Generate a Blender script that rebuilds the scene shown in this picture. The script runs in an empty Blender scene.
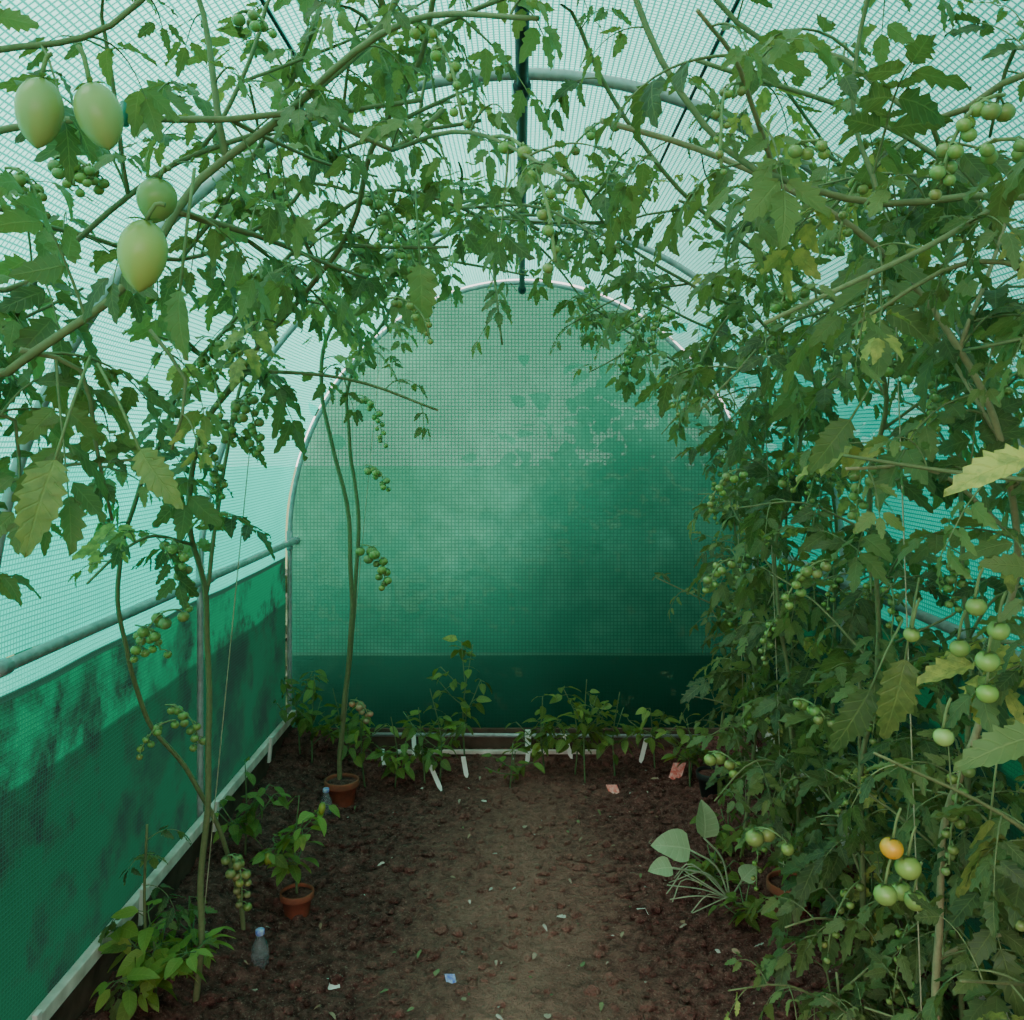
import bpy, math, random
import numpy as np
from mathutils import Vector, noise
random.seed(7); rng=np.random.default_rng(7)
F=900.0; CX,CY=522.0,442.0; CH=1.6
HW=1.18; ZS=1.10; RZ=1.31; YB=4.57; YF=-0.75
def W(px,py,d): return np.array([(px-CX)*d/F, d, CH-(py-CY)*d/F])
def sstep(a,b,x):
    t=min(1,max(0,(x-a)/(b-a))); return t*t*(3-2*t)
def fh(x,y):
    return 0.10*sstep(0.72,1.1,abs(x)) + 0.05*sstep(4.0,4.5,y) + 0.012*noise.noise(Vector((x*2.2,y*2.2,0)))
# ---------------------------------------------------------------- materials
def newmat(name):
    m=bpy.data.materials.new(name); m.use_nodes=True
    nt=m.node_tree; nt.nodes.clear()
    out=nt.nodes.new('ShaderNodeOutputMaterial')
    return m,nt,out
class N:
    def __init__(s,nt): s.nt=nt
    def new(s,t,**k):
        n=s.nt.nodes.new(t)
        for a,b in k.items(): setattr(n,a,b)
        return n
    def l(s,a,b): s.nt.links.new(a,b)
    def setin(s,sock,v):
        if isinstance(v,bpy.types.NodeSocket): s.l(v,sock)
        else: sock.default_value=v
    def math(s,op,a,b=0.0,c=None,clamp=False):
        n=s.new('ShaderNodeMath',operation=op); n.use_clamp=clamp
        s.setin(n.inputs[0],a); s.setin(n.inputs[1],b)
        if c is not None: s.setin(n.inputs[2],c)
        return n.outputs[0]
    def mr(s,v,a,b,c=0.0,d=1.0):
        n=s.new('ShaderNodeMapRange'); s.setin(n.inputs[0],v)
        for i,x in enumerate((a,b,c,d)): s.setin(n.inputs[i+1],x)
        return n.outputs[0]
    def mix(s,f,a,b,blend='MIX'):
        n=s.new('ShaderNodeMix',data_type='RGBA',blend_type=blend)
        s.setin(n.inputs[0],f); s.setin(n.inputs[6],a); s.setin(n.inputs[7],b)
        return n.outputs[2]
    def noise(s,vec,scale,detail=4,rough=0.55):
        n=s.new('ShaderNodeTexNoise'); n.inputs['Scale'].default_value=scale
        n.inputs['Detail'].default_value=detail; n.inputs['Roughness'].default_value=rough
        if vec is not None: s.l(vec,n.inputs['Vector'])
        return n.outputs[0]
def C(r,g,b): # srgb 0-255 -> linear rgba
    f=lambda c:(c/255/12.92) if c/255<=0.04045 else ((c/255+0.055)/1.055)**2.4
    return (f(r),f(g),f(b),1)

def cover_mat(name,kind):
    m,nt,out=newmat(name); n=N(nt)
    uv=n.new('ShaderNodeUVMap'); sep=n.new('ShaderNodeSeparateXYZ'); n.l(uv.outputs[0],sep.inputs[0])
    u,v=sep.outputs[0],sep.outputs[1]
    geo=n.new('ShaderNodeNewGeometry'); sp=n.new('ShaderNodeSeparateXYZ'); n.l(geo.outputs['Position'],sp.inputs[0])
    z=sp.outputs[2]; x=sp.outputs[0]
    s=0.018 if kind=='back' else 0.012
    pu=n.math('PINGPONG',u,s/2); pv=n.math('PINGPONG',v,s/2)
    lu=n.mr(pu,s*.08,s*.2,1,0); lv=n.mr(pv,s*.08,s*.2,1,0)
    grid=n.math('MAXIMUM',lu,lv)
    n1=n.noise(geo.outputs['Position'],1.6,5,0.6)
    n2=n.noise(geo.outputs['Position'],7,5,0.65)
    n3=n.noise(geo.outputs['Position'],2.6,7,0.68)
    if kind=='ceiling':
        base=n.mix(n.mr(n1,0.35,0.7),(0.006,0.44,0.34,1),(0.015,0.54,0.43,1))
        col=n.mix(grid,base,(0.006,0.22,0.17,1))
        transp=n.math('MULTIPLY',n.math('SUBTRACT',1.0,grid),n.mr(z,1.3,2.35,0.04,0.25))
    elif kind=='back':
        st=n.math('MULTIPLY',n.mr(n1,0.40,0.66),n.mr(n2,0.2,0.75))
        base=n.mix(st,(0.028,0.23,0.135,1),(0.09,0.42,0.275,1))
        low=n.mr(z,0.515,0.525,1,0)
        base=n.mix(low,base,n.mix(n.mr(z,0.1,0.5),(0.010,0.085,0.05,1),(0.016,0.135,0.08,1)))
        hem=n.math('MULTIPLY',n.mr(z,0.508,0.512),n.mr(z,0.522,0.527,1,0))
        base=n.mix(hem,base,(0.05,0.24,0.15,1))
        col=n.mix(n.math('MULTIPLY',grid,0.5),base,(0.015,0.11,0.07,1))
        transp=n.math('MULTIPLY',n.math('SUBTRACT',1.0,grid),0.04)
    else:
        st=n.mr(n3,0.47,0.57); st1=n.mr(n2,0.38,0.58,.45,1.0)
        up=n.mr(z,1.015,1.02)
        mid=n.mr(z,0.775,0.79)
        lowc=n.mix(mid,(0.004,0.036,0.017,1),(0.006,0.10,0.045,1))
        lowc=n.mix(n.math('MULTIPLY',st,st1),lowc,(0.006,0.013,0.010,1))
        hem=n.math('MULTIPLY',n.mr(z,0.995,1.0),n.mr(z,1.015,1.02,1,0))
        lowc=n.mix(hem,lowc,(0.008,0.035,0.022,1))
        base=n.mix(up,lowc,(0.02,0.46,0.36,1))
        col=n.mix(n.math('MULTIPLY',grid,0.35),base,(0.006,0.05,0.035,1))
        transp=n.math('MULTIPLY',n.math('SUBTRACT',1.0,grid),n.math('MULTIPLY',up,0.06))
    bn=n.new('ShaderNodeBump'); bn.inputs['Strength'].default_value=0.5; bn.inputs['Distance'].default_value=0.03
    hgt=n.math('ADD',n.math('MULTIPLY',n.noise(geo.outputs['Position'],3,3),1.0),n.math('MULTIPLY',grid,0.05))
    n.l(hgt,bn.inputs['Height'])
    tr=n.new('ShaderNodeBsdfTranslucent'); n.l(col,tr.inputs[0]); n.l(bn.outputs[0],tr.inputs['Normal'])
    df=n.new('ShaderNodeBsdfDiffuse'); n.l(col,df.inputs[0]); n.l(bn.outputs[0],df.inputs['Normal'])
    mx=n.new('ShaderNodeMixShader'); mx.inputs[0].default_value=0.3
    n.l(tr.outputs[0],mx.inputs[1]); n.l(df.outputs[0],mx.inputs[2])
    tp=n.new('ShaderNodeBsdfTransparent'); tp.inputs[0].default_value=(0.97,1,0.97,1)
    m2=n.new('ShaderNodeMixShader'); n.l(transp,m2.inputs[0]); n.l(mx.outputs[0],m2.inputs[1]); n.l(tp.outputs[0],m2.inputs[2])
    n.l(m2.outputs[0],out.inputs[0]); return m

def leaf_mat(name,dark,light,yell,transl=0.36):
    m,nt,out=newmat(name); n=N(nt)
    a=n.new('ShaderNodeAttribute',attribute_name='lcol'); sc=n.new('ShaderNodeSeparateColor'); n.l(a.outputs['Color'],sc.inputs[0])
    b=n.new('ShaderNodeAttribute',attribute_name='luv'); sv=n.new('ShaderNodeSeparateXYZ'); n.l(b.outputs['Vector'],sv.inputs[0])
    geo=n.new('ShaderNodeNewGeometry')
    ns=n.noise(geo.outputs['Position'],45,3)
    col=n.mix(sc.outputs[0],dark,light)
    col=n.mix(n.mr(ns,0.35,0.75,0,0.35),col,light)
    au=n.math('ABSOLUTE',sv.outputs[0])
    ve=n.math('PINGPONG',n.math('SUBTRACT',sv.outputs[1],n.math('MULTIPLY',au,0.18)),0.075)
    vein=n.math('MAXIMUM',n.mr(au,0.02,0.09,1,0),n.mr(ve,0.004,0.018,0.6,0))
    col=n.mix(n.math('MULTIPLY',vein,0.4),col,(light[0]*1.6,light[1]*1.4,light[2]*1.5,1))
    yf=n.math('MULTIPLY',sc.outputs[1],n.mr(n.noise(geo.outputs['Position'],60,4),0.40,0.6,0.3,1.0),clamp=True)
    col=n.mix(yf,col,yell)
    bp=n.new('ShaderNodeBump'); bp.inputs['Strength'].default_value=0.5; bp.inputs['Distance'].default_value=0.003
    n.l(n.math('ADD',ns,n.math('MULTIPLY',vein,-0.8)),bp.inputs['Height'])
    p=n.new('ShaderNodeBsdfPrincipled'); n.l(col,p.inputs['Base Color']); p.inputs['Roughness'].default_value=0.48
    p.inputs['Specular IOR Level'].default_value=0.4; n.l(bp.outputs[0],p.inputs['Normal'])
    t=n.new('ShaderNodeBsdfTranslucent'); n.l(n.mix(0.5,col,(light[0]*1.5,light[1]*1.5,light[2]*.8,1)),t.inputs[0])
    mx=n.new('ShaderNodeMixShader'); mx.inputs[0].default_value=transl
    n.l(p.outputs[0],mx.inputs[1]); n.l(t.outputs[0],mx.inputs[2]); n.l(mx.outputs[0],out.inputs[0]); return m

def simple(name,c1,c2,scale=20,rough=0.6,bump=0.2,metal=0.0,bd=0.004,spec=0.4):
    m,nt,out=newmat(name); n=N(nt)
    geo=n.new('ShaderNodeNewGeometry'); ns=n.noise(geo.outputs['Position'],scale,5)
    col=n.mix(n.mr(ns,0.3,0.7),c1,c2)
    bp=n.new('ShaderNodeBump'); bp.inputs['Strength'].default_value=bump; bp.inputs['Distance'].default_value=bd; n.l(ns,bp.inputs['Height'])
    p=n.new('ShaderNodeBsdfPrincipled'); n.l(col,p.inputs['Base Color']); p.inputs['Roughness'].default_value=rough
    p.inputs['Metallic'].default_value=metal; p.inputs['Specular IOR Level'].default_value=spec
    n.l(bp.outputs[0],p.inputs['Normal']); n.l(p.outputs[0],out.inputs[0]); return m
def fruit_mat():
    m,nt,out=newmat('tomato_skin'); n=N(nt)
    a=n.new('ShaderNodeAttribute',attribute_name='lcol'); geo=n.new('ShaderNodeNewGeometry')
    b=n.new('ShaderNodeAttribute',attribute_name='luv'); sv=n.new('ShaderNodeSeparateXYZ'); n.l(b.outputs['Vector'],sv.inputs[0])
    col=n.mix(n.mr(sv.outputs[1],0.0,1.0,0,0.55),a.outputs['Color'],(0.06,0.13,0.02,1))
    col=n.mix(n.mr(n.noise(geo.outputs['Position'],60,3),0.4,0.7,0,0.2),col,(0.36,0.42,0.12,1))
    p=n.new('ShaderNodeBsdfPrincipled'); n.l(col,p.inputs['Base Color']); p.inputs['Roughness'].default_value=0.27
    n.l(p.outputs[0],out.inputs[0]); return m
def attr_mat(name,rough=0.7):
    m,nt,out=newmat(name); n=N(nt)
    a=n.new('ShaderNodeAttribute',attribute_name='lcol'); geo=n.new('ShaderNodeNewGeometry')
    col=n.mix(n.mr(n.noise(geo.outputs['Position'],80,3),0.3,0.7,0,0.35),a.outputs['Color'],(0.06,0.06,0.03,1))
    p=n.new('ShaderNodeBsdfPrincipled'); n.l(col,p.inputs['Base Color']); p.inputs['Roughness'].default_value=rough
    n.l(p.outputs[0],out.inputs[0]); return m
M_leaf=leaf_mat('tomato_leaf',(0.028,0.056,0.024,1),(0.21,0.27,0.085,1),(0.66,0.58,0.14,1))
M_pep=leaf_mat('pepper_leaf',(0.045,0.09,0.022,1),(0.27,0.37,0.065,1),(0.5,0.5,0.1,1))
M_hedge=leaf_mat('hedge_leaf',(0.01,0.03,0.01,1),(0.04,0.09,0.03,1),(0.3,0.35,0.1,1),0.05)
M_stem=attr_mat('plant_stem'); M_fruit=fruit_mat()
M_pipe=simple('galvanised_pipe',C(150,148,148),C(190,188,188),30,0.45,0.1,0.3)
M_dark=simple('dark_pipe',C(38,46,48),C(60,70,70),30,0.5,0.1,0.2)
M_wood=simple('painted_batten',C(250,228,220),C(200,176,165),14,0.8,0.3)
M_board=simple('old_board',C(70,50,40),C(105,82,68),14,0.9,0.5)
M_terra=simple('terracotta',C(170,88,62),C(125,70,52),25,0.85,0.3)
M_label=simple('white_plastic',C(250,238,234),C(232,222,212),30,0.5,0.05)
M_red=simple('red_label',C(235,50,30),C(245,190,180),60,0.5,0.05)
M_black=simple('black_plastic',C(28,30,30),C(45,45,44),20,0.5,0.1)
M_twine=simple('twine',C(190,180,150),C(150,140,110),60,0.9,0.2)
M_teal=simple('teal_clip',C(30,110,95),C(40,130,110),30,0.4,0.05)
M_blue=simple('blue_wrapper',C(60,80,200),C(200,205,220),90,0.4,0.1)
# ---------------------------------------------------------------- accumulators
class Acc:
    def __init__(s): s.V=[];s.Fc=[];s.M=[];s.C=[];s.U=[];s.n=0
    def add(s,v,f,mat,col,uv=None):
        s.V.append(v); s.Fc.append(f+s.n); s.M.append(np.full(len(f),mat,np.int32))
        s.C.append(np.tile(np.array([col[0],col[1],col[2],1.0]),(len(v),1)))
        s.U.append(uv if uv is not None else np.zeros((len(v),3))); s.n+=len(v)
    def build(s,name,mats,clamp=True,smooth=True,coll=None):
        V=np.concatenate(s.V).copy(); Fq=np.concatenate(s.Fc).astype(np.int32)
        if clamp:
            r=np.sqrt((V[:,0]/(HW-.03))**2+((V[:,2]-ZS)/(RZ-.03))**2); k=(V[:,2]>ZS)&(r>1)
            V[k,0]/=r[k]; V[k,2]=ZS+(V[k,2]-ZS)/r[k]
            V[:,0]=np.clip(V[:,0],-(HW-.03),HW-.03); V[:,1]=np.minimum(V[:,1],YB-.04)
            V[:,2]=np.maximum(V[:,2],0.004)
        me=bpy.data.meshes.new(name)
        me.vertices.add(len(V)); me.vertices.foreach_set('co',V.astype(np.float32).ravel())
        me.loops.add(Fq.size); me.loops.foreach_set('vertex_index',Fq.ravel())
        me.polygons.add(len(Fq)); me.polygons.foreach_set('loop_start',np.arange(0,Fq.size,4,dtype=np.int32))
        try: me.polygons.foreach_set('loop_total',np.full(len(Fq),4,np.int32))
        except Exception: pass
        me.polygons.foreach_set('material_index',np.concatenate(s.M))
        me.polygons.foreach_set('use_smooth',np.full(len(Fq),smooth))
        me.update(calc_edges=True)
        a=me.attributes.new('lcol','FLOAT_COLOR','POINT'); a.data.foreach_set('color',np.concatenate(s.C).astype(np.float32).ravel())
        a=me.attributes.new('luv','FLOAT_VECTOR','POINT'); a.data.foreach_set('vector',np.concatenate(s.U).astype(np.float32).ravel())
        for m in mats: me.materials.append(m)
        o=bpy.data.objects.new(name,me); bpy.context.scene.collection.objects.link(o); return o
def nz(v):
    l=math.sqrt(v[0]*v[0]+v[1]*v[1]+v[2]*v[2]); return np.asarray(v,float)/(l+1e-9)
def cr(a,b): return np.array([a[1]*b[2]-a[2]*b[1],a[2]*b[0]-a[0]*b[2],a[0]*b[1]-a[1]*b[0]])
UP=np.array([0,0,1.0])
def tube(acc,pts,rad,mat,col,k=6,cap=True):
    pts=[np.asarray(p,float) for p in pts]; n=len(pts)
    if cap:
        pts=[pts[0]]+pts+[pts[-1]]; rad=[1e-4]+list(rad)+[1e-4]; n+=2
    ang=np.arange(k)*2*math.pi/k; ca,sa=np.cos(ang)[:,None],np.sin(ang)[:,None]
    vs=[]; ref=None
    for i in range(n):
        t=pts[min(i+1,n-1)]-pts[max(i-1,0)]; t=nz(t)
        if ref is None:
            ref=np.array([1.0,0,0]) if abs(t[0])<0.8 else np.array([0,1.0,0])
        a=ref-t*np.dot(ref,t); a=nz(a); ref=a; b=cr(t,a)
        vs.append(pts[i]+rad[i]*(ca*a+sa*b))
    V=np.concatenate(vs); i=np.arange(n-1)[:,None]*k; j=np.arange(k)[None,:]; j2=(j+1)%k
    f=np.stack([i+j,i+j2,i+k+j2,i+k+j],-1).reshape(-1,4)
    acc.add(V,f,mat,col)
def leaflet_tpl(n=11,amp=0.26,fold=0.35,curl=0.25,wid=0.30,seed=0,entire=False,fwd=0.05,wave=0.03):
    r=np.random.default_rng(seed); V=[];U=[]
    for i in range(n):
        t=i/(n-1)
        w=wid*math.sin(math.pi*min(1,max(0,(t*0.97+0.02)))**0.68)**0.75 if t<1 else 0.004
        if i==0: w=0.02
        for sgn in (-1,0,1):
            ww=w; yy=t
            if sgn!=0 and not entire and 0<i<n-1:
                k=1+(amp if i%2 else -amp)*(1.2-.5*t)+r.normal()*0.06
                ww=w*k; yy=t+(fwd if i%2 else -fwd*0.4)
            zz=-curl*t*t+fold*ww*abs(sgn)+ (r.normal()*wave if sgn else 0) - 0.6*ww*ww*abs(sgn)
            V.append((sgn*ww,yy,zz)); U.append((sgn*1.0,t,0))
    f=[]
    for i in range(n-1):
        for s in range(2): a=i*3+s; f.append((a,a+1,a+4,a+3))
    return np.array(V),np.array(f),np.array(U,float)
TOM=[leaflet_tpl(11,random.uniform(.12,.24),random.uniform(-.1,.7),random.uniform(.05,.6),random.uniform(.20,.28),i,fwd=.04,wave=.035) for i in range(12)]
BIG=leaflet_tpl(17,.15,.35,.35,.22,77,fwd=.025,wave=.022)
SMO=[leaflet_tpl(7,0,random.uniform(.1,.5),random.uniform(.1,.5),random.uniform(.2,.27),i+50,True,wave=0.01) for i in range(6)]
def put(acc,tpl,pos,d,nr,size,col,mat=0,wscale=1.0):
    y=nz(d); x=nz(cr(y,nr)); z=cr(x,y)
    M=np.stack([x*size*wscale,y*size,z*size])
    acc.add(tpl[0]@M+pos,tpl[1],mat,col,tpl[2])
def csphere(n):
    vs={};V=[];Fs=[]
    def g(p):
        k=tuple(round(c,5) for c in p)
        if k not in vs: vs[k]=len(V); V.append(p)
        return vs[k]
    for ax in range(3):
        for sg in (-1,1):
            for i in range(n):
                for j in range(n):
                    q=[]
                    for (a,b) in ((0,0),(1,0),(1,1),(0,1)):
                        p=[0,0,0]; p[ax]=sg; p[(ax+1)%3]=math.tan((2*(i+a)/n-1)*math.pi/4); p[(ax+2)%3]=math.tan((2*(j+b)/n-1)*math.pi/4)
                        l=math.sqrt(sum(c*c for c in p)); q.append(g((p[0]/l,p[1]/l,p[2]/l)))
                    Fs.append(q if sg>0 else q[::-1])
    return np.array(V),np.array(Fs)
CS2,CS4,CS8=csphere(2),csphere(4),csphere(8)
GREEN=(0.28,0.38,0.10); PALE=(0.34,0.37,0.12); CHERRY=(0.21,0.29,0.075)
def fruit(acc,p,r,col,elong=1.0,big=False,axis=None):
    """hangs below p (p = stalk attachment)"""
    V,Fq=(CS8 if big else CS4); V=V.copy()
    z=V[:,2].copy()
    if elong>1.05:
        w=1+0.13*z-0.05*z*z
        V[:,0]*=w; V[:,1]*=w; V[:,2]*=elong
        V[:,2]-=0.12*np.exp(-((V[:,0]**2+V[:,1]**2)/0.03))*(z<0)
    else:
        V[:,2]*=0.92; V[:,2]-=0.14*np.exp(-((V[:,0]**2+V[:,1]**2)/0.12))*(z>0)
    uv=np.zeros((len(V),3)); uv[:,1]=np.clip((z-0.3)/0.7,0,1)
    a=nz(np.array([random.uniform(-.25,.25),random.uniform(-.25,.25),1.0]) if axis is None else axis)
    x=nz(cr(np.array([0,1.0,0]),a)); y=cr(a,x); M=np.stack([x,y,a])*r
    c=p-a*r*(0.85 if elong<1.05 else elong)
    acc.add(V@M+c,Fq,2,col,uv)
    top=c+a*r*(0.82 if elong<1.05 else elong*0.98)
    for i in range(5):
        an=i*2*math.pi/5+random.random()*.4; d=x*math.cos(an)+y*math.sin(an)+a*random.uniform(-.1,.35)
        put(acc,SMO[i%6],top,d,a,r*random.uniform(0.7,1.0),(0.3,0,0),0,0.7)
def crspline(P,step=0.04):
    P=[np.asarray(p,float) for p in P]; Q=[2*P[0]-P[1]]+P+[2*P[-1]-P[-2]]; out=[]
    for i in range(1,len(Q)-2):
        a,b,c,d=Q[i-1:i+3]; n=max(2,int(np.linalg.norm(c-b)/step))
        for k in range(n):
            t=k/n; out.append(0.5*((2*b)+(c-a)*t+(2*a-5*b+4*c-d)*t*t+(3*b-a-3*c+d)*t**3))
    out.append(P[-1]); return out
STEMC=(0.20,0.22,0.09)
def comp_leaf(acc,p,d0,L,col,pairs=3,droop=0.16,r=0.002):
    d=nz(d0); pts=[p]; ds=[d]; n=8
    tw=random.uniform(-.6,.6)
    for i in range(n):
        d=nz(d-UP*droop*(0.6+0.8*i/n)*(1.0 if d[2]>-0.85 else 0)+np.array([random.gauss(0,.03),random.gauss(0,.03),0]))
        pts.append(pts[-1]+d*L/n); ds.append(d)
    tube(acc,pts,[r*(1.1-0.7*i/n) for i in range(n+1)],1,(0.19,0.23,0.09),4,False)
    s0=nz(cr(ds[2],UP)+1e-3)
    def at(t):
        f=t*n; i=min(n-1,int(f)); return pts[i]+(pts[i+1]-pts[i])*(f-i), ds[i]
    for k in range(pairs):
        t=0.34+0.52*k/max(1,pairs-1) if pairs>1 else .55
        q,dd=at(t); s=nz(s0-dd*np.dot(s0,dd)); nr=cr(s,dd); nr=nz(nr+s*tw)
        sz=L*(0.27+0.13*math.sin(math.pi*(0.25+0.6*k/pairs)))*random.uniform(.8,1.15)
        for sg in (-1,1):
            ld=dd*random.uniform(.35,.7)+s*sg*random.uniform(.6,1)-UP*random.uniform(0.1,.7)
            put(acc,random.choice(TOM),q+ld*0.008,ld,nr+np.array([random.gauss(0,.35),random.gauss(0,.35),0]),sz,(min(1,max(0,col[0]+random.gauss(0,.14))),col[1],0))
        if k<pairs-1 and random.random()<.7:
            q2,_=at(t+0.10)
            for sg in (-1,1):
                put(acc,random.choice(TOM),q2,dd*.4+s*sg,nr,sz*random.uniform(.25,.45),(col[0],col[1],0))
    q,dd=at(1.0); s=nz(s0-dd*np.dot(s0,dd)); put(acc,random.choice(TOM),pts[-1],dd-UP*.1,cr(s,dd)+s*tw,L*random.uniform(.34,.44),col)
def truss(acc,p,d0,L,nf,r,col=CHERRY,elong=1.0,big=False):
    d=nz(np.asarray(d0,float)); pts=[p]; n=max(4,nf)
    for i in range(n):
        d=nz(d-UP*0.28+np.array([random.gauss(0,.08),random.gauss(0,.08),0])); pts.append(pts[-1]+d*L/n)
    tube(acc,pts,[0.0022]*(n+1),1,(0.22,0.30,0.11),5)
    for k in range(nf):
        i=1+int((n-1)*k/max(1,nf-1)) if nf>1 else n
        a=k*2.4+random.random(); rr=r*(1.0-0.35*k/nf)*random.uniform(.8,1.1)
        off=np.array([math.cos(a),math.sin(a),-0.3])*rr*random.uniform(1.1,1.6)
        q=pts[i]+off
        tube(acc,[pts[i],pts[i]+off*.6+UP*.003,q],[0.0014]*3,1,(0.22,0.30,0.11),4)
        c=tuple(x*random.uniform(.85,1.2) for x in col)
        fruit(acc,q,rr,c,elong,big)
def shoot(acc,pts,r0,r1,leafL,spacing,start=0.0,dens=1.0,side=0.0,yel=0.06,bright=0.4,trusses=0,tr_r=0.014,stem=STEMC,end=1.0,depth=0):
    S=crspline(pts); n=len(S)
    for i in range(1,n): S[i]=S[i]+np.array([noise.noise(Vector(S[i]*5)),noise.noise(Vector(S[i]*5+7)),0])*0.012
    tube(acc,S,[r0+(r1-r0)*i/n for i in range(n)],1,stem,7 if r0>0.004 else 5)
    acc_len=0; a=random.random()*6.28; L=0
    tot=sum(np.linalg.norm(S[i+1]-S[i]) for i in range(n-1)); trl=[tot*(start+ (1-start)*(k+.5)/max(1,trusses)) for k in range(trusses)]
    for i in range(n-1):
        seg=np.linalg.norm(S[i+1]-S[i]); L+=seg; acc_len+=seg
        if trl and L>trl[0]:
            trl.pop(0); sx=-1 if S[i][0]>0 else 1
            truss(acc,S[i],(sx*random.uniform(.2,1),random.uniform(-1,-.3),.1),random.uniform(.12,.22),random.randint(6,12),tr_r*random.uniform(.8,1.05)*min(1,.45+.25*S[i][1]))
        if L<start*tot or L>end*tot: continue
        if acc_len>spacing*random.uniform(.8,1.2):
            acc_len=0; a+=2.4+random.gauss(0,.3)
            if random.random()>dens: continue
            t=nz(S[i+1]-S[i]); ref=np.array([1.,0,0]) if abs(t[0])<.8 else np.array([0,1.,0]); u=nz(ref-t*np.dot(ref,t)); v=cr(t,u)
            d=u*math.cos(a)+v*math.sin(a)+t*.45+UP*.3
            ll=leafL*random.uniform(.6,1.15)*(1.0 if L<tot*.85 else .65)
            y=(random.uniform(.5,1) if random.random()<yel else 0)
            comp_leaf(acc,S[i],d,ll,(min(1,max(0,random.gauss(bright,.28))),y,0),3 if ll>.13 else 2,random.uniform(.1,.32),0.0022 if ll>.15 else .0015)
            if depth==0 and random.random()<side:
                d2=nz(u*math.cos(a+.5)+v*math.sin(a+.5)+t*.5+UP*random.uniform(-.2,.6)); q=S[i]; sl=random.uniform(.2,.45)
                P=[q,q+d2*sl*.5,q+d2*sl-UP*random.uniform(-.03,.15)]
                shoot(acc,P,r1*1.0,r1*.5,leafL*.75,spacing*.75,.15,1,0,yel,bright+.1,1 if random.random()<.25 else 0,tr_r*.8,stem,1,1)
MT=[M_leaf,M_stem,M_fruit]
# ---------------------------------------------------------------- shell
def grid_obj(name,fn,uvfn,nu,nv,mat,smooth=True):
    V=[fn(i/nu,j/nv) for j in range(nv+1) for i in range(nu+1)]
    Fq=[(j*(nu+1)+i,j*(nu+1)+i+1,(j+1)*(nu+1)+i+1,(j+1)*(nu+1)+i) for j in range(nv) for i in range(nu)]
    me=bpy.data.meshes.new(name); me.from_pydata(V,[],Fq); uvl=me.uv_layers.new(name='UVMap')
    UV=[uvfn(i/nu,j/nv) for j in range(nv+1) for i in range(nu+1)]
    for l in me.loops: uvl.data[l.index].uv=UV[l.vertex_index]
    me.polygons.foreach_set('use_smooth',[smooth]*len(me.polygons)); me.materials.append(mat); me.update()
    o=bpy.data.objects.new(name,me); bpy.context.scene.collection.objects.link(o); return o
LEN=YB-YF; HO=[4.57,3.30,1.98,0.66,-0.66]
def sag(y):
    d=min(abs(y-h) for h in HO); return 0.012*min(1,d/0.3)
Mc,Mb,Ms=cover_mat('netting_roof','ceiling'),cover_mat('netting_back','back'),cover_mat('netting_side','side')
def arc(a,y,e=0.02):
    s=e-sag(y)+0.006*noise.noise(Vector((a*4,y*3,1)))
    return (-(HW+s)*math.cos(a),y,ZS+(RZ+s)*math.sin(a))
grid_obj('ceiling',lambda u,v:arc(math.pi*u,YF+LEN*v),lambda u,v:(u*math.pi*1.245,v*LEN),72,80,Mc)
for sg,nm in ((-1,'wall_left'),(1,'wall_right')):
    grid_obj(nm,lambda u,v:(sg*(HW+.02-sag(YF+LEN*v)*.6+0.012*noise.noise(Vector((u*3,v*14,3)))),YF+LEN*v,-0.02+(ZS+.02)*u),lambda u,v:(u*1.12,v*LEN),20,80,Ms)
def backw(u,v):
    x=(u*2-1)*(HW+.01); top=ZS+(RZ+.01)*math.sqrt(max(0,1-(x/(HW+.01))**2))
    z=-0.02+(top+.02)*v
    return (x,YB+0.025+0.012*noise.noise(Vector((x*2,z*2.5,0))),z)
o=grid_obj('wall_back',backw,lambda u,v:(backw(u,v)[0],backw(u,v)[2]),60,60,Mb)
def hoop(name,y,r=0.016,mat=M_pipe):
    acc=Acc(); P=[(-HW,y,-.02)]+[(-HW,y,z) for z in (0.3,.6,.9)]+[(-HW*math.cos(a),y,ZS+RZ*math.sin(a)) for a in np.linspace(0,math.pi,60)]+[(HW,y,z) for z in (.9,.6,.3,-.02)]
    tube(acc,P,[r]*len(P),0,(1,1,1),10)
    for sx in (-1,1): tube(acc,[(sx*HW,y,ZS-.05),(sx*HW,y,ZS+.05)],[r*1.35]*2,0,(1,1,1),10)
    tube(acc,[(-.04,y,ZS+RZ),(.04,y,ZS+RZ)],[r*1.35]*2,0,(1,1,1),10)
    return acc.build(name,[mat],False)
for y in HO: hoop('tunnel_hoop',y,0.012 if y>3 else 0.0135,M_pipe)
acc=Acc(); tube(acc,[(0,YF,ZS+RZ-.035),(0,YB,ZS+RZ-.03)],[.014,.014],0,(1,1,1),10)
for y in HO: tube(acc,[(0,y-.03,ZS+RZ-.035),(0,y+.03,ZS+RZ-.035)],[.02,.02],0,(1,1,1),10)
acc.build('ridge_pole',[M_dark],False)
for sx in (-1,1):
    acc=Acc(); tube(acc,[(sx*(HW-.03),YF,ZS),(sx*(HW-.03),YB,ZS)],[.015,.015],0,(1,1,1),10)
    for y in HO: tube(acc,[(sx*(HW-.03),y-.03,ZS),(sx*(HW-.03),y+.03,ZS)],[.019,.019],0,(1,1,1),10)
    acc.build('side_pipe',[M_pipe],False)
for xx in (-0.42,0.36):
    zz=ZS+RZ*math.sqrt(1-(xx/HW)**2)-.02
    acc=Acc(); S=[(xx,y,zz-0.01*math.sin(i)) for i,y in enumerate(np.linspace(YF,YB,12))]; tube(acc,S,[.004]*12,0,(1,1,1),6); acc.build('support_wire',[M_dark],False)
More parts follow.
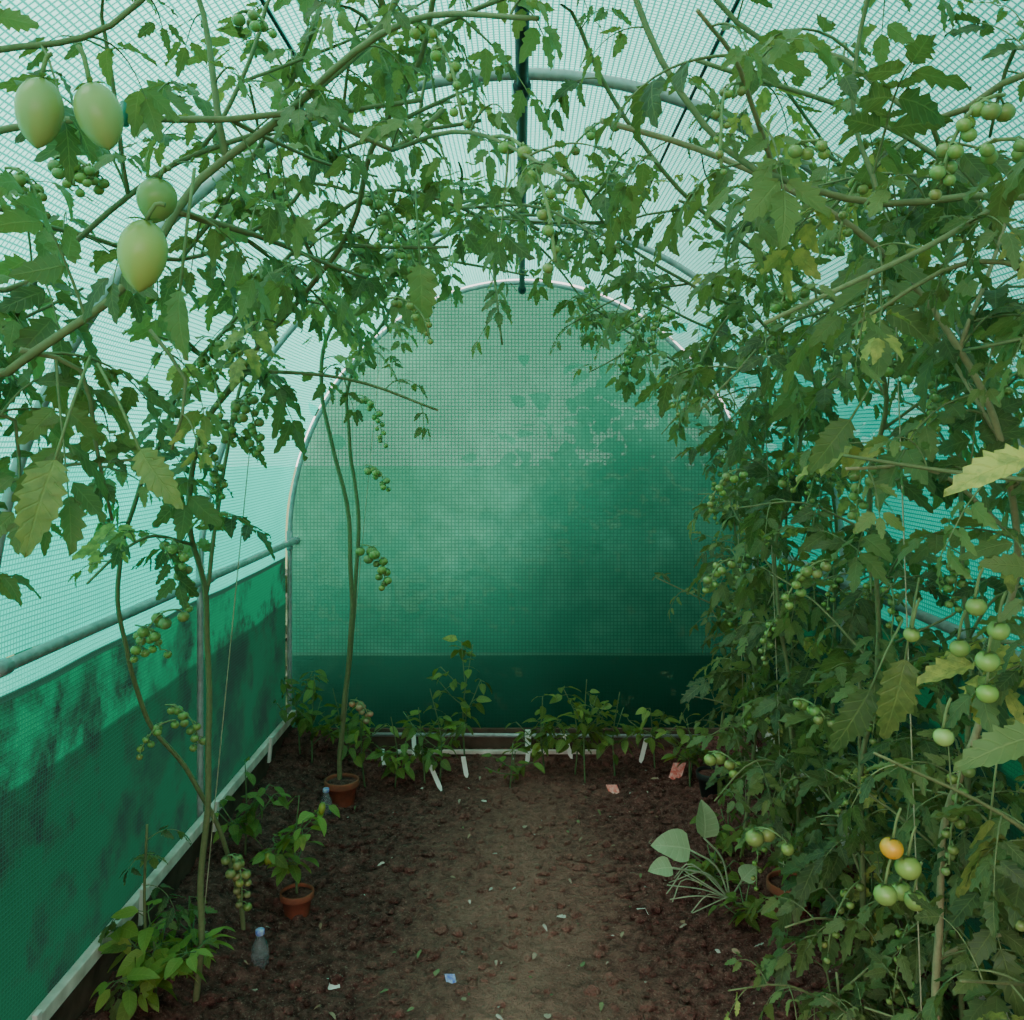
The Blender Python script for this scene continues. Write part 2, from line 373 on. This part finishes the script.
def boxacc(acc,c,sz,mat=0,col=(1,1,1),R=None,bev=0.15):
    c=np.asarray(c,float); sz=np.asarray(sz,float)/2; b=min(sz)*bev
    Vv=[];fs=[]
    ax=int(np.argmax(sz)); o1,o2=[i for i in range(3) if i!=ax]
    prof=[(sz[o1]-b,-sz[o2]),(sz[o1],-sz[o2]+b),(sz[o1],sz[o2]-b),(sz[o1]-b,sz[o2]),(-sz[o1]+b,sz[o2]),(-sz[o1],sz[o2]-b),(-sz[o1],-sz[o2]+b),(-sz[o1]+b,-sz[o2])]
    for k,(h,sc) in enumerate(((-sz[ax],.0001),(-sz[ax],1),(sz[ax],1),(sz[ax],.0001))):
        for p in prof:
            v=[0,0,0]; v[ax]=h; v[o1]=p[0]*sc; v[o2]=p[1]*sc; Vv.append(v)
    for k in range(3):
        for j in range(8): fs.append((k*8+j,k*8+(j+1)%8,(k+1)*8+(j+1)%8,(k+1)*8+j))
    Vv=np.array(Vv)
    if R is not None: Vv=Vv@np.array(R).T
    acc.add(Vv+c,np.array(fs),mat,col)
for sx in (-1,1):
    acc=Acc()
    for k,(y0,y1) in enumerate(((YF,0.9),(0.9,2.75),(2.75,YB-.03))):
        boxacc(acc,(sx*(HW-.030),(y0+y1)/2,0.225+.003*k),(0.026,y1-y0-.004,0.038))
    acc.build('base_batten',[M_wood],False,False)
    acc=Acc(); boxacc(acc,(sx*(HW-.008),(YF+YB)/2,0.09),(0.02,LEN-.05,0.20)); acc.build('trim_board',[M_board],False,False)
acc=Acc(); tube(acc,[(-.75,YB-.06,.135),(.9,YB-.06,.125)],[.010,.010],0,(1,1,1),8); acc.build('back_pipe',[M_pipe],False)
acc=Acc(); boxacc(acc,(-0.12,YB-.12,.068),(1.0,.02,.018)); acc.build('back_batten',[M_wood],False,False)
acc=Acc(); boxacc(acc,(0.03,YB-.09,.11),(.03,.025,.11)); acc.build('white_stake',[M_label],False,False)
acc=Acc(); boxacc(acc,(0,YB-.01,.07),(2.2,.02,.16)); acc.build('trim_board_back',[M_board],False,False)
for y in (2.05,2.62,3.25,3.95):
    acc=Acc(); boxacc(acc,(-(HW-.075),y,.25),(.012,.022,.12),0,(1,1,1),[[1,0,.15],[0,1,-.25],[0,0,1]]); acc.build('white_peg',[M_label],False,False)
for y in (2.4,3.1):
    acc=Acc(); boxacc(acc,((HW-.075),y,.25),(.012,.022,.12)); acc.build('white_peg',[M_label],False,False)
# floor
def soil_mat():
    m,nt,out=newmat('soil'); n=N(nt); geo=n.new('ShaderNodeNewGeometry'); P=geo.outputs['Position']
    sp=n.new('ShaderNodeSeparateXYZ'); n.l(P,sp.inputs[0])
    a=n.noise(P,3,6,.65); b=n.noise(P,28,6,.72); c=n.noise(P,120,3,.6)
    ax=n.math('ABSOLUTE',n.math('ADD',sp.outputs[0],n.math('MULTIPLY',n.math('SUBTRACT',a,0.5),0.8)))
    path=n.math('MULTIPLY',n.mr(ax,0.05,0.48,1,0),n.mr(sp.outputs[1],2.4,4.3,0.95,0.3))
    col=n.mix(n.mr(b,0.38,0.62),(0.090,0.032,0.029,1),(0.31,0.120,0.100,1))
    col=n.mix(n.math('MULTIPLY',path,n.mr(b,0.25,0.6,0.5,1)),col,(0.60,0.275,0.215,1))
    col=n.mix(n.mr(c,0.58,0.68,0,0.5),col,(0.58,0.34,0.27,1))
    h=n.math('ADD',n.math('MULTIPLY',b,1.0),n.math('MULTIPLY',c,0.4))
    bp=n.new('ShaderNodeBump'); bp.inputs['Strength'].default_value=1.0; bp.inputs['Distance'].default_value=0.045; n.l(h,bp.inputs['Height'])
    p=n.new('ShaderNodeBsdfPrincipled'); n.l(col,p.inputs['Base Color']); p.inputs['Roughness'].default_value=0.95; p.inputs['Specular IOR Level'].default_value=0.1
    n.l(bp.outputs[0],p.inputs['Normal']); n.l(p.outputs[0],out.inputs[0]); return m
M_soil=soil_mat()
def flo(u,v):
    x=-1.17+2.34*u; y=YF+LEN*v
    rough=0.35+0.65*sstep(.2,.6,abs(x))
    return (x,y,fh(x,y)+rough*(0.02*noise.noise(Vector((x*14,y*14,2)))+0.016*noise.noise(Vector((x*40,y*40,5)))))
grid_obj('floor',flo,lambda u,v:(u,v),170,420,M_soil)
grid_obj('ground',lambda u,v:(-60+120*u,-60+120*v,-0.05),lambda u,v:(u,v),4,4,simple('grass',C(60,85,45),C(90,105,60),6,.9,.3))
acc=Acc()
for i in range(4800):
    x=random.uniform(-1.05,1.05); y=random.uniform(1.9,4.45)
    if abs(x)<.35 and random.random()<.45: continue
    r=random.choice((.004,.006,.008,.012,.019))*random.uniform(.6,1.15); V,Fq=CS2
    s=np.array([random.uniform(.7,1.4),random.uniform(.7,1.4),random.uniform(.5,.9)])*r
    V=V*s*(1+rng.normal(0,.14,(len(V),1))); acc.add(V+np.array([x,y,fh(x,y)+r*.3]),Fq,0,(1,1,1))
acc.build('soil_clods',[M_soil],False,False)
M_lit=attr_mat('dry_litter')
acc=Acc()
LC=[(.40,.24,.15),(.46,.31,.24),(.30,.15,.09),(.6,.5,.44),(.18,.2,.08)]
for i in range(240):
    x=random.gauss(0.05,.6); y=random.uniform(2.0,4.4)
    if abs(x)>1.0: continue
    a=random.random()*6.28
    put(acc,random.choice(TOM+SMO),np.array([x,y,fh(x,y)+.014]),np.array([math.cos(a),math.sin(a),0]),np.array([random.gauss(0,.3),random.gauss(0,.3),1]),random.choice((.012,.015,.02,.03))*random.uniform(.7,1.2),random.choice(LC))
acc.build('leaf_litter',[M_lit],False)
# ---------------------------------------------------------------- tomato plants, left
def bush(name,parts,mats=MT,fr=()):
    acc=Acc()
    for p in parts: shoot(acc,**p)
    for f in fr: f(acc)
    return acc.build(name,mats)
def T(px,py,d,L,n,r,dx=0.2,**k):
    def f(acc):
        p=W(px,py,d); truss(acc,p,(dx,-.1,.1),L,n,r,**k)
    return f
def LF(px,py,d,dr,nr,size,b,y=0.0):
    def f(acc):
        p=W(px,py,d); q=p-nz(dr)*.12+UP*.02; tube(acc,[q,(p+q)/2+UP*.006,p],[.002]*3,1,(.2,.26,.1),5)
        put(acc,BIG,p,dr,nr,size,(b,y,0))
    return f
def Fx(px,py,d,r,col=GREEN,elong=1.0,axis=None,stalk=None):
    def f(acc):
        p=W(px,py,d)
        q=stalk if stalk is not None else (px+8,py-30)
        s=W(q[0],q[1],d); c=crspline([s,(s+p)/2+UP*.008,p],.01); tube(acc,c,[.0025]*len(c),1,(0.2,0.26,0.09),6)
        fruit(acc,p,r,col,elong,True,axis)
    return f
def sh(pts,r0=.006,r1=.003,leafL=.24,spacing=.09,**k):
    return dict(pts=[W(*p) if (abs(p[0])>5 or abs(p[1])>5) else np.array(p,float) for p in pts],r0=r0,r1=r1,leafL=leafL,spacing=spacing,**k)
bush('tomato_plant',[sh([(195,1020,2.5),(203,880,2.47),(207,740,2.43),(205,600,2.36),(190,520,2.25),(200,440,2.15),(240,370,2.05),(300,300,1.9),(350,230,1.8),(370,150,1.7),(420,60,1.6),(440,-30,1.5)],.0095,.005,.19,.065,start=.45,side=.5,trusses=2),
   sh([(205,600,2.36),(225,470,2.4),(250,360,2.4),(330,250,2.3),(430,205,2.2)],.006,.003,.19,.08,start=.5,side=.3)],
   fr=[T(262,395,2.2,.17,14,.013,-.1),T(235,400,2.1,.15,12,.013,.3),T(176,720,2.4,.12,8,.013,-.3)])
bush('tomato_plant',[sh([(245,948,2.87),(235,880,2.85),(200,790,2.72),(150,720,2.6),(128,650,2.5),(120,560,2.4),(150,460,2.25),(185,380,2.1),(230,320,2.0),(330,220,1.9),(400,190,1.9),(500,225,2.0)],.008,.004,.19,.07,start=.5,side=.45,trusses=1)],
   fr=[T(165,540,2.15,.2,17,.0155,.1),T(180,610,2.15,.15,10,.0155,-.2),T(135,625,2.3,.10,6,.015,.6),T(165,705,2.5,.16,10,.015,.2),T(228,855,2.75,.17,14,.018,.1,col=(.26,.24,.08))])
bush('tomato_plant',[sh([(-.86,1.0,.08),(-.83,1.0,.9),(-60,430,1.15),(0,372,1.1),(110,300,1.1),(160,240,1.1),(200,180,1.12),(290,110,1.15),(370,45,1.2),(410,-40,1.2)],.0075,.005,.17,.065,start=.42,side=.35,yel=.06,bright=.5),
   sh([(20,350,1.1),(80,370,1.15),(95,440,1.2),(110,520,1.25)],.004,.002,.17,.045,start=.05,yel=.25,bright=.8),
   sh([(150,330,1.2),(190,380,1.2),(170,450,1.2)],.003,.002,.16,.055,start=.1,yel=.25,bright=.8),
   sh([(-30,420,1.1),(10,420,1.15),(20,500,1.2)],.003,.002,.17,.05,start=.1,yel=.2,bright=.6),
   sh([(-60,60,.95),(20,48,.95),(60,44,.95),(110,26,.95),(170,-30,.95)],.004,.003,.11,.04,start=.1,bright=.5)],
   fr=[Fx(41,78,.86,.0212,PALE,1.55,np.array([.05,0,1.]),(52,54)),Fx(90,84,.86,.0212,PALE,1.5,np.array([-.3,0,1.]),(78,46)),
       Fx(160,178,.98,.021,(.26,.34,.10),1.15,None,(170,170)),Fx(146,220,.9,.0235,(.40,.42,.11),1.5,np.array([.1,0,1.]),(165,205)),
       LF(55,460,1.05,(-.15,-.5,-1),(.3,-1,.2),.11,.8,.25),LF(140,450,1.1,(.55,-.3,-.7),(-.3,-.8,.6),.085,.9,.2),LF(420,265,1.5,(.1,-.2,-1),(.3,-1,.3),.11,.8,.1),LF(180,290,1.0,(-.1,-.1,-1),(-.4,-.9,.2),.075,.7),
       T(55,158,1.2,.07,9,.010),T(70,160,1.2,.05,5,.010,.6),T(5,168,1.2,.08,9,.010,.4),T(385,300,1.5,.12,8,.008)])
bush('tomato_plant',[sh([(-.95,1.35,.1),(-.92,1.35,1.0),(-60,350,1.35),(30,280,1.3),(130,195,1.35),(200,150,1.4),(340,112,1.5),(420,100,1.5)],.006,.004,.18,.065,start=.5,side=.4),
   sh([(-30,138,1.05),(60,120,1.05),(230,118,1.1),(320,114,1.15),(390,150,1.2),(440,110,1.2)],.0045,.0035,.15,.065,start=.5,side=.4,bright=.5),
   sh([(200,150,1.4),(250,60,1.4),(270,-20,1.4)],.004,.003,.18,.065,start=.1,side=.3)],
   fr=[T(75,165,1.25,.06,7,.010),T(235,15,1.3,.08,6,.010)])
bush('tomato_plant',[sh([(337,792,4.0),(345,690,3.95),(352,600,3.9),(345,500,3.8),(328,430,3.7),(322,360,3.6),(345,300,3.4),(400,250,3.0),(470,200,2.7),(540,230,2.7)],.011,.006,.2,.07,start=.58,side=.45,bright=.4),
   sh([(342,720,3.96),(358,560,3.95),(350,450,3.85),(350,380,3.7),(390,310,3.4),(440,240,3.0),(520,215,2.8),(600,225,2.8)],.010,.005,.19,.075,start=.55,side=.4)],
   fr=[T(358,395,3.6,.24,14,.015,.5),T(365,465,3.7,.14,9,.018,.3),T(360,545,3.75,.22,13,.022,.2),T(350,700,3.9,.12,8,.018,.2,col=(.4,.22,.12))])
bush('tomato_plant',[sh([(-.85,.6,.08),(-.8,.7,1.2),(-60,240,1.25),(60,230,1.5),(180,260,1.7),(280,215,1.8),(340,150,1.75),(480,120,1.8)],.006,.004,.19,.065,start=.55,side=.4),
   sh([(180,260,1.7),(240,180,1.6),(300,60,1.5),(330,-30,1.4)],.005,.003,.19,.07,start=.1,side=.3)])
bush('tomato_plant',[sh([(-1.02,2.45,.12),(-1.03,2.45,.35),(-1.0,2.4,.58)],.005,.003,.16,.05,start=.1,bright=.1,yel=.1)])
# ---------------------------------------------------------------- right
bush('tomato_plant',[sh([(.77,1.7,.07),(935,1010,1.7),(945,860,1.7),(965,760,1.65),(1000,640,1.6),(1018,540,1.5),(1000,440,1.45),(960,350,1.4),(900,270,1.4),(830,210,1.35),(700,150,1.35),(600,120,1.3)],.0085,.0045,.22,.075,start=.2,side=.35,bright=.5,yel=.12,trusses=2,stem=(.38,.32,.17))],
   fr=[Fx(908,856,1.5,.021,(.30,.42,.10)),Fx(885,884,1.5,.019,(.26,.38,.1)),Fx(914,892,1.53,.018),Fx(900,882,1.6,.018),Fx(893,838,1.5,.019,(.95,.40,.03)),
       Fx(975,598,1.3,.0145),Fx(998,622,1.3,.0155,(.32,.46,.12)),Fx(988,652,1.3,.0165,(.32,.46,.12)),Fx(986,684,1.32,.0155,(.3,.44,.1)),Fx(943,728,1.35,.015,(.38,.5,.16)),Fx(958,640,1.4,.015),Fx(912,628,1.45,.013),
       LF(1035,455,1.0,(-1,0,-.2),(.1,-.6,.9),.10,1,1.2),LF(1045,735,1.1,(-.9,0,-.15),(.1,-.5,.9),.11,.7),LF(850,420,1.4,(-.5,0,-.6),(-.2,-1,.3),.10,.4),
       LF(905,660,1.5,(-.25,-.1,-1),(-.2,-1,.2),.14,.2,.2),LF(990,820,1.45,(-.2,-.1,-1),(.3,-1,.2),.14,.3,.35),LF(870,690,1.6,(-.5,-.1,-.8),(-.2,-1,.2),.13,.15)])
bush('tomato_plant',[sh([(.85,2.2,.08),(865,900,2.2),(860,790,2.2),(880,650,2.2),(868,500,2.1),(885,400,2.0),(860,320,1.9),(780,270,1.9),(680,190,1.8),(600,80,1.7),(560,-20,1.6)],.008,.004,.22,.063,start=.08,side=.5,trusses=5,tr_r=.016)],
   fr=[T(830,560,1.95,.14,8,.014,-.3),T(880,370,1.8,.2,12,.0125,.1),T(755,828,2.3,.08,3,.025,.1,col=(.30,.40,.10)),T(790,700,2.1,.1,6,.014,.1),T(840,330,1.7,.1,7,.011,.1)])
bush('tomato_plant',[sh([(.83,2.8,.08),(800,850,2.8),(790,700,2.8),(775,560,2.8),(800,430,2.75),(770,330,2.7),(700,290,2.6),(620,240,2.5),(570,170,2.3)],.008,.004,.22,.063,start=.1,side=.5,trusses=5,tr_r=.016),
    sh([(800,430,2.75),(850,340,2.5),(880,250,2.1),(830,150,1.8),(760,60,1.6)],.006,.003,.2,.08,start=.1,side=.25,trusses=2)],
   fr=[T(708,752,2.9,.12,5,.024,.1,col=(.36,.38,.10)),T(745,470,2.4,.16,9,.013,-.2),T(735,560,2.4,.12,7,.014,-.2)])
bush('tomato_plant',[sh([(.84,3.4,.08),(757,700,3.4),(745,560,3.4),(765,420,3.35),(745,350,3.2),(680,315,3.1),(600,270,3.0)],.008,.004,.22,.065,start=.12,side=.5,trusses=4,tr_r=.017,bright=.3)])
bush('tomato_plant',[sh([(.86,4.0,.08),(725,700,4.0),(738,600,4.0),(727,450,3.9),(705,385,3.8),(640,340,3.6),(580,300,3.4)],.007,.004,.2,.068,start=.2,side=.45,trusses=3,tr_r=.018,bright=.3)])
bush('tomato_plant',[sh([(.83,1.1,.08),(.85,1.1,1.2),(1090,260,1.15),(1010,197,1.15),(880,203,1.2),(790,180,1.2),(730,150,1.25),(660,60,1.25),(620,-40,1.25)],.0065,.0045,.17,.07,start=.5,side=.4,bright=.5),
   sh([(880,203,1.2),(850,120,1.25),(860,30,1.25),(880,-40,1.2)],.004,.003,.17,.07,start=.1,side=.2,bright=.5)],
   fr=[T(990,-10,.95,.2,15,.0105,.05),T(1005,95,.95,.12,12,.0105,-.5),T(975,150,1.0,.08,6,.0105,.1),T(790,150,1.1,.05,4,.01,.1)])
bush('tomato_plant',[sh([(.8,.8,.08),(.82,.85,1.3),(1150,120,1.0),(1040,70,1.1),(930,120,1.2),(840,60,1.3),(760,40,1.35),(700,-20,1.35)],.006,.004,.17,.085,start=.55,side=.3,bright=.4),
   sh([(930,120,1.2),(960,230,1.4),(1000,330,1.5)],.004,.003,.18,.08,start=.1,side=.3)])
bush('tomato_plant',[sh([(.82,1.35,.07),(.84,1.4,.5),(.86,1.4,1.0),(1080,380,1.4),(1010,260,1.5),(950,170,1.5),(850,110,1.5),(700,60,1.5)],.0075,.004,.21,.085,start=.12,side=.3,yel=.15,bright=.4,trusses=1)])
bush('tomato_plant',[sh([(.98,1.95,.1),(.95,1.95,.6),(.97,1.95,1.1),(950,330,2.0),(920,240,1.9),(800,130,1.7)],.007,.004,.24,.065,start=.05,end=.78,side=.5,bright=.2,trusses=3,tr_r=.016)])
bush('tomato_plant',[sh([(1.0,2.9,.1),(1.0,2.9,.8),(1.0,2.9,1.4),(780,250,2.6),(680,200,2.3)],.007,.004,.24,.065,start=.1,side=.5,bright=.15,trusses=3,tr_r=.016)])
for (x,y,h) in ((1.0,2.45,1.6),(1.02,3.3,1.6),(1.0,1.6,1.2),(.98,3.8,1.4),(.92,2.3,1.0)):
    bush('tomato_plant',[sh([(x,y,.1),(x-.03,y,h*.5),(x-.08,y-.05,h)],.007,.004,.23,.062,start=.05,side=.6,bright=.15,yel=.1,trusses=2,tr_r=.015)])
bush('tomato_plant',[sh([(.75,2.05,.05),(.74,2.05,.2),(.72,2.07,.38)],.005,.003,.18,.033,start=.1,side=.6,bright=.5),sh([(.76,2.05,.05),(.86,2.0,.25),(.9,2.0,.4)],.004,.003,.18,.035,start=.1,side=.3,bright=.4)])
# ---------------------------------------------------------------- pepper plants
def pepper(name,x,y,h,nl=26,ls=.09,z0=None,spread=.12,bright=.5,fruits=0,fcol=(.2,.3,.05)):
    acc=Acc(); z0=fh(x,y)-.01 if z0 is None else z0; base=np.array([x,y,z0])
    nb=5
    main=crspline([base,base+np.array([random.gauss(0,.01),random.gauss(0,.01),h*.5]),base+np.array([random.gauss(0,.02),random.gauss(0,.02),h])],.03)
    tube(acc,main,[.0045-.003*i/len(main) for i in range(len(main))],1,(.12,.2,.07),6)
    lines=[main]
    for b in range(nb):
        a=b*2.4+random.random(); t=random.uniform(.25,.7); p=main[int(t*(len(main)-1))]
        e=p+np.array([math.cos(a)*spread,math.sin(a)*spread,h*random.uniform(.15,.35)])
        l=crspline([p,(p+e)/2+np.array([0,0,-.01]),e],.03); tube(acc,l,[.0022]*len(l),1,(.12,.2,.07),5); lines.append(l)
    for k in range(nl):
        l=random.choice(lines); i=random.randint(int(len(l)*.35),len(l)-1); a=random.random()*6.28
        d=np.array([math.cos(a),math.sin(a),random.uniform(-.7,.5)]); p=l[i]; q=p+nz(d)*ls*.35
        tube(acc,[p,q],[.0012,.001],1,(.14,.24,.08),4); put(acc,random.choice(SMO),q,d-UP*.2,UP+np.array([random.gauss(0,.4),random.gauss(0,.4),0]),ls*random.uniform(.6,1.2),(min(1,max(0,random.gauss(bright,.2))),0 if random.random()<.95 else .7,0),0,1.15)
    for k in range(fruits):
        l=random.choice(lines[1:]); fruit(acc,l[-1],.012,fcol,1.8)
    acc.build(name,[M_pep,M_stem,M_fruit])
def lathe(acc,c,prof,mat=0,k=28,col=(1,1,1)):
    V=[];f=[]
    for r,z in prof:
        for j in range(k): a=j*2*math.pi/k; V.append((r*math.cos(a),r*math.sin(a),z))
    for i in range(len(prof)-1):
        for j in range(k): f.append((i*k+j,i*k+(j+1)%k,(i+1)*k+(j+1)%k,(i+1)*k+j))
    acc.add(np.array(V)+np.array(c),np.array(f),mat,col)
def pot(x,y,r,mat=M_terra,name='terracotta_pot'):
    acc=Acc(); h=r*1.6; z=fh(x,y)-.012
    lathe(acc,(x,y,z),[(.001,0),(r*.68,0),(r*.70,.004),(r*.9,h*.76),(r*1.0,h*.76),(r*1.02,h*.79),(r*1.02,h*.98),(r,h),(r*.92,h),(r*.9,h*.96),(r*.88,h*.9)],0)
    lathe(acc,(x,y,z),[(r*.89,h*.88),(r*.5,h*.90),(.001,h*.91)],1)
    acc.build(name,[mat,M_soil],False); return z+h*.9
def atfloor(px,py):
    d=F*CH/(py-CY); return (px-CX)*d/F,d
x,y=atfloor(297,915); z=pot(x,y,.056); pepper('pepper_plant',x,y,.34,50,.07,z-.01,.09,.4,4,(.35,.35,.05))
x,y=atfloor(337,815); y+=.1; pot(x,y,.075)
x,y=atfloor(790,925); pot(x,y,.075)
x,y=atfloor(860,890); pot(x-.05,y,.07)
x,y=atfloor(712,800); pot(x,y,.07,M_black,'plastic_plant_pot')
x,y=atfloor(245,880); pepper('pepper_plant',x,y,.36,44,.07,None,.1,.3)
x,y=atfloor(155,1035); pepper('basil_plant',x,y,.27,120,.07,None,.12,.85)
x,y=atfloor(192,985); pepper('basil_plant',x,y,.2,24,.06,None,.06,.4)
for px,h,nl in ((300,.4,22),(312,.42,26),(340,.35,22),(365,.4,24),(395,.34,22),(425,.36,22),(440,.45,20),(465,.6,30),(545,.38,38),(575,.36,28),(585,.5,24),(615,.40,24),(655,.30,24),(690,.3,20),(510,.22,10)):
    d=random.uniform(4.1,4.35); pepper('pepper_plant',(px-CX)*d/F,d,h,int(nl*1.6),.068,None,.12,.2)
for px,py,h in ((790,900,.2),(690,790,.25),(735,860,.2),(830,960,.25),(750,925,.14),(800,870,.3),(715,880,.12)):
    x,y=atfloor(px,py); pepper('pepper_plant',x,y,h,26,.06,None,.08,.3)
RL=leaflet_tpl(9,0,.55,.35,.46,91,True,wave=.015)
acc=Acc(); bx,by=atfloor(730,905); b=np.array([bx,by,.02])
M_sq=leaf_mat('squash_leaf',(.16,.24,.12,1),(.40,.50,.28,1),(.5,.55,.2,1),.25)
for (px,py,d,s,nr,dd) in ((690,850,3.1,.13,(-.4,-.6,.8),(-.9,-.2,.35)),(704,838,3.1,.12,(.5,-.8,.2),(.2,.3,.9)),(672,868,3.0,.08,(.1,-.5,.8),(-.8,-.3,.2)),(742,880,3.0,.07,(.2,-.5,.8),(.6,.2,.5))):
    p=W(px,py,d); c=crspline([b,(b+p)/2+np.array([.02,0,.03]),p],.03); tube(acc,c,[.0035]*len(c),1,(.35,.42,.25),6)
    put(acc,RL,p,dd,np.array(nr),s,(.7,0,0))
for k in range(10):
    a=random.uniform(2.2,4.4); e=b+np.array([math.cos(a)*.22,math.sin(a)*.18,0.0]); m=(b+e)/2+np.array([random.gauss(0,.05),random.gauss(0,.05),random.uniform(.02,.08)])
    c=crspline([b,m,e+np.array([0,0,.02])],.02); tube(acc,c,[.0022]*len(c),1,(.42,.44,.28),5)
acc.build('squash_seedling',[M_sq,M_stem])
# ---------------------------------------------------------------- small items
def label(px,py,mat=M_label,w=.022,h=.12,tilt=.3,name='plant_label',az=0,lx=0.3):
    x,y=atfloor(px,py); acc=Acc(); ct,st=math.cos(tilt),math.sin(tilt)
    pr=[(-w/2,h),(w/2,h),(w/2,h*.2),(0.002,0),(-.002,0),(-w/2,h*.2)]
    V=[];z=fh(x,y)-.005
    for th in (-.0012,.0012):
        for (a,b) in pr:
            X=a*math.cos(az)-th*math.sin(az); V.append((x+X-b*lx,y+th+b*st,z+b*ct))
    f=[(0,1,2,5),(5,2,3,4),(7,6,11,8),(8,11,10,9)]+[(i,6+i,6+(i+1)%6,(i+1)%6) for i in range(6)]
    acc.add(np.array(V),np.array(f),0,(1,1,1)); return acc.build(name,[mat],False,False)
label(442,792,tilt=.5,lx=.5); label(467,782,lx=.2,h=.1); label(572,768); label(757,780,tilt=.2); label(640,772,lx=-.3); label(415,768,lx=.1); label(385,775,lx=.2,h=.09); label(527,772,lx=-.1,h=.09)
label(674,784,M_red,.06,.08,.4,'seed_packet',0,-.4); label(615,794,M_red,.05,.045,.8,'seed_packet')
label(452,984,M_blue,.03,.03,.9,'blue_wrapper'); label(330,988,M_label,.06,.035,1.2,'paper_scrap'); label(646,915,M_label,.03,.04,1.2,'paper_scrap')
m,nt,out=newmat('clear_plastic'); n=N(nt); p=n.new('ShaderNodeBsdfPrincipled'); geo=n.new('ShaderNodeNewGeometry')
n.l(n.mix(n.noise(geo.outputs['Position'],12),(.45,.52,.56,1),(.75,.8,.82,1)),p.inputs['Base Color']); p.inputs['Roughness'].default_value=.1; p.inputs['Transmission Weight'].default_value=.85; p.inputs['IOR'].default_value=1.2
n.l(p.outputs[0],out.inputs[0]); M_clear=m
for px,py in ((260,968),(326,818)):
    x,y=atfloor(px,py); z=fh(x,y)-.01; acc=Acc()
    lathe(acc,(x,y,z),[(.026,0),(.027,.03),(.025,.05),(.021,.07),(.014,.085),(.0115,.095),(.011,.105)],0)
    lathe(acc,(x,y,z),[(.0125,.098),(.0135,.10),(.0135,.112),(.011,.114),(.001,.114)],1)
    acc.build('plastic_bottle',[M_clear,M_blue],False)
for pts in ([(.74,2.8,1.95),(.78,2.8,1.2),(.82,2.8,.1)],[(.80,3.4,1.85),(.85,3.4,.1)],[(-.62,4.0,2.1),(-.80,4.0,.2)],[(-.72,2.5,1.95),(-.9,2.5,.12)],[(.7,1.7,2.0),(.77,1.7,.1)]):
    acc=Acc(); c=crspline([np.array(q) for q in pts],.1); tube(acc,c,[.0014]*len(c),0,(1,1,1),5); acc.build('support_twine',[M_twine],False)
acc=Acc(); p=W(124,112,1.06); tube(acc,[p+np.array([-.008,0,0]),p+np.array([.008,0,0])],[.012,.012],0,(1,1,1),10); tube(acc,[p+np.array([0,0,-.016]),p+np.array([0,0,.012])],[.006,.004],0,(1,1,1),8); acc.build('plant_clip',[M_teal],False)
# ---------------------------------------------------------------- outside hedge behind the end wall
acc=Acc(); cnt=0
while cnt<8500:
    x=random.uniform(-2.8,2.8); y=random.uniform(4.80,5.6); top=.7+1.2*sstep(-.5,.9,x)+.3*noise.noise(Vector((x*2.5,y*2,0)))
    z=abs(random.gauss(0,.55))*top*1.15
    cnt+=1
    if z>2.3: continue
    if x<0.0 and random.random()<.5: continue
    a=random.random()*6.28
    put(acc,random.choice(SMO),np.array([x,y,z]),np.array([math.cos(a),math.sin(a),random.uniform(-.6,.6)]),np.array([random.gauss(0,.5),-.5,random.gauss(.3,.5)]),random.uniform(.08,.15),(random.random(),0,0),0,1.5)
for k in range(22):
    x=-2.4+k*.22; tube(acc,[np.array([x,5.3,-.05]),np.array([x+.1,5.3,.7]),np.array([x,5.25,1.3])],[.02,.015,.005],1,(.1,.08,.06),6)
acc.build('garden_hedge',[M_hedge,M_stem],False)
# ---------------------------------------------------------------- light & camera
w=bpy.data.worlds.new('overcast_sky'); bpy.context.scene.world=w; w.use_nodes=True
wn=N(w.node_tree); bg=w.node_tree.nodes['Background']
tc=wn.new('ShaderNodeTexCoord'); sp=wn.new('ShaderNodeSeparateXYZ'); wn.l(tc.outputs['Generated'],sp.inputs[0])
bg.inputs[0].default_value=(1.0,.90,.87,1)
st=wn.math('ADD',wn.mr(sp.outputs[2],0,1,3.0,5.0),wn.math('MULTIPLY',sp.outputs[0],-2.6))
wn.l(st,bg.inputs[1])
sl=bpy.data.lights.new('sun','SUN'); sl.energy=6.0; sl.angle=math.radians(30); sl.color=(1,.93,.86)
so=bpy.data.objects.new('sun',sl); bpy.context.scene.collection.objects.link(so)
so.rotation_euler=Vector((0.55,0.25,-0.9)).to_track_quat('-Z','Y').to_euler()
cam=bpy.data.cameras.new('camera'); co=bpy.data.objects.new('camera',cam); bpy.context.scene.collection.objects.link(co)
co.location=(0,0,CH); co.rotation_euler=(math.pi/2,0,0); cam.sensor_width=36; cam.lens=36*F/1024
cam.shift_x=-10/1024; cam.shift_y=-68/1024; cam.clip_start=.05
bpy.context.scene.camera=co
print('done',sum(len(o.data.polygons) for o in bpy.data.objects if o.type=='MESH'))
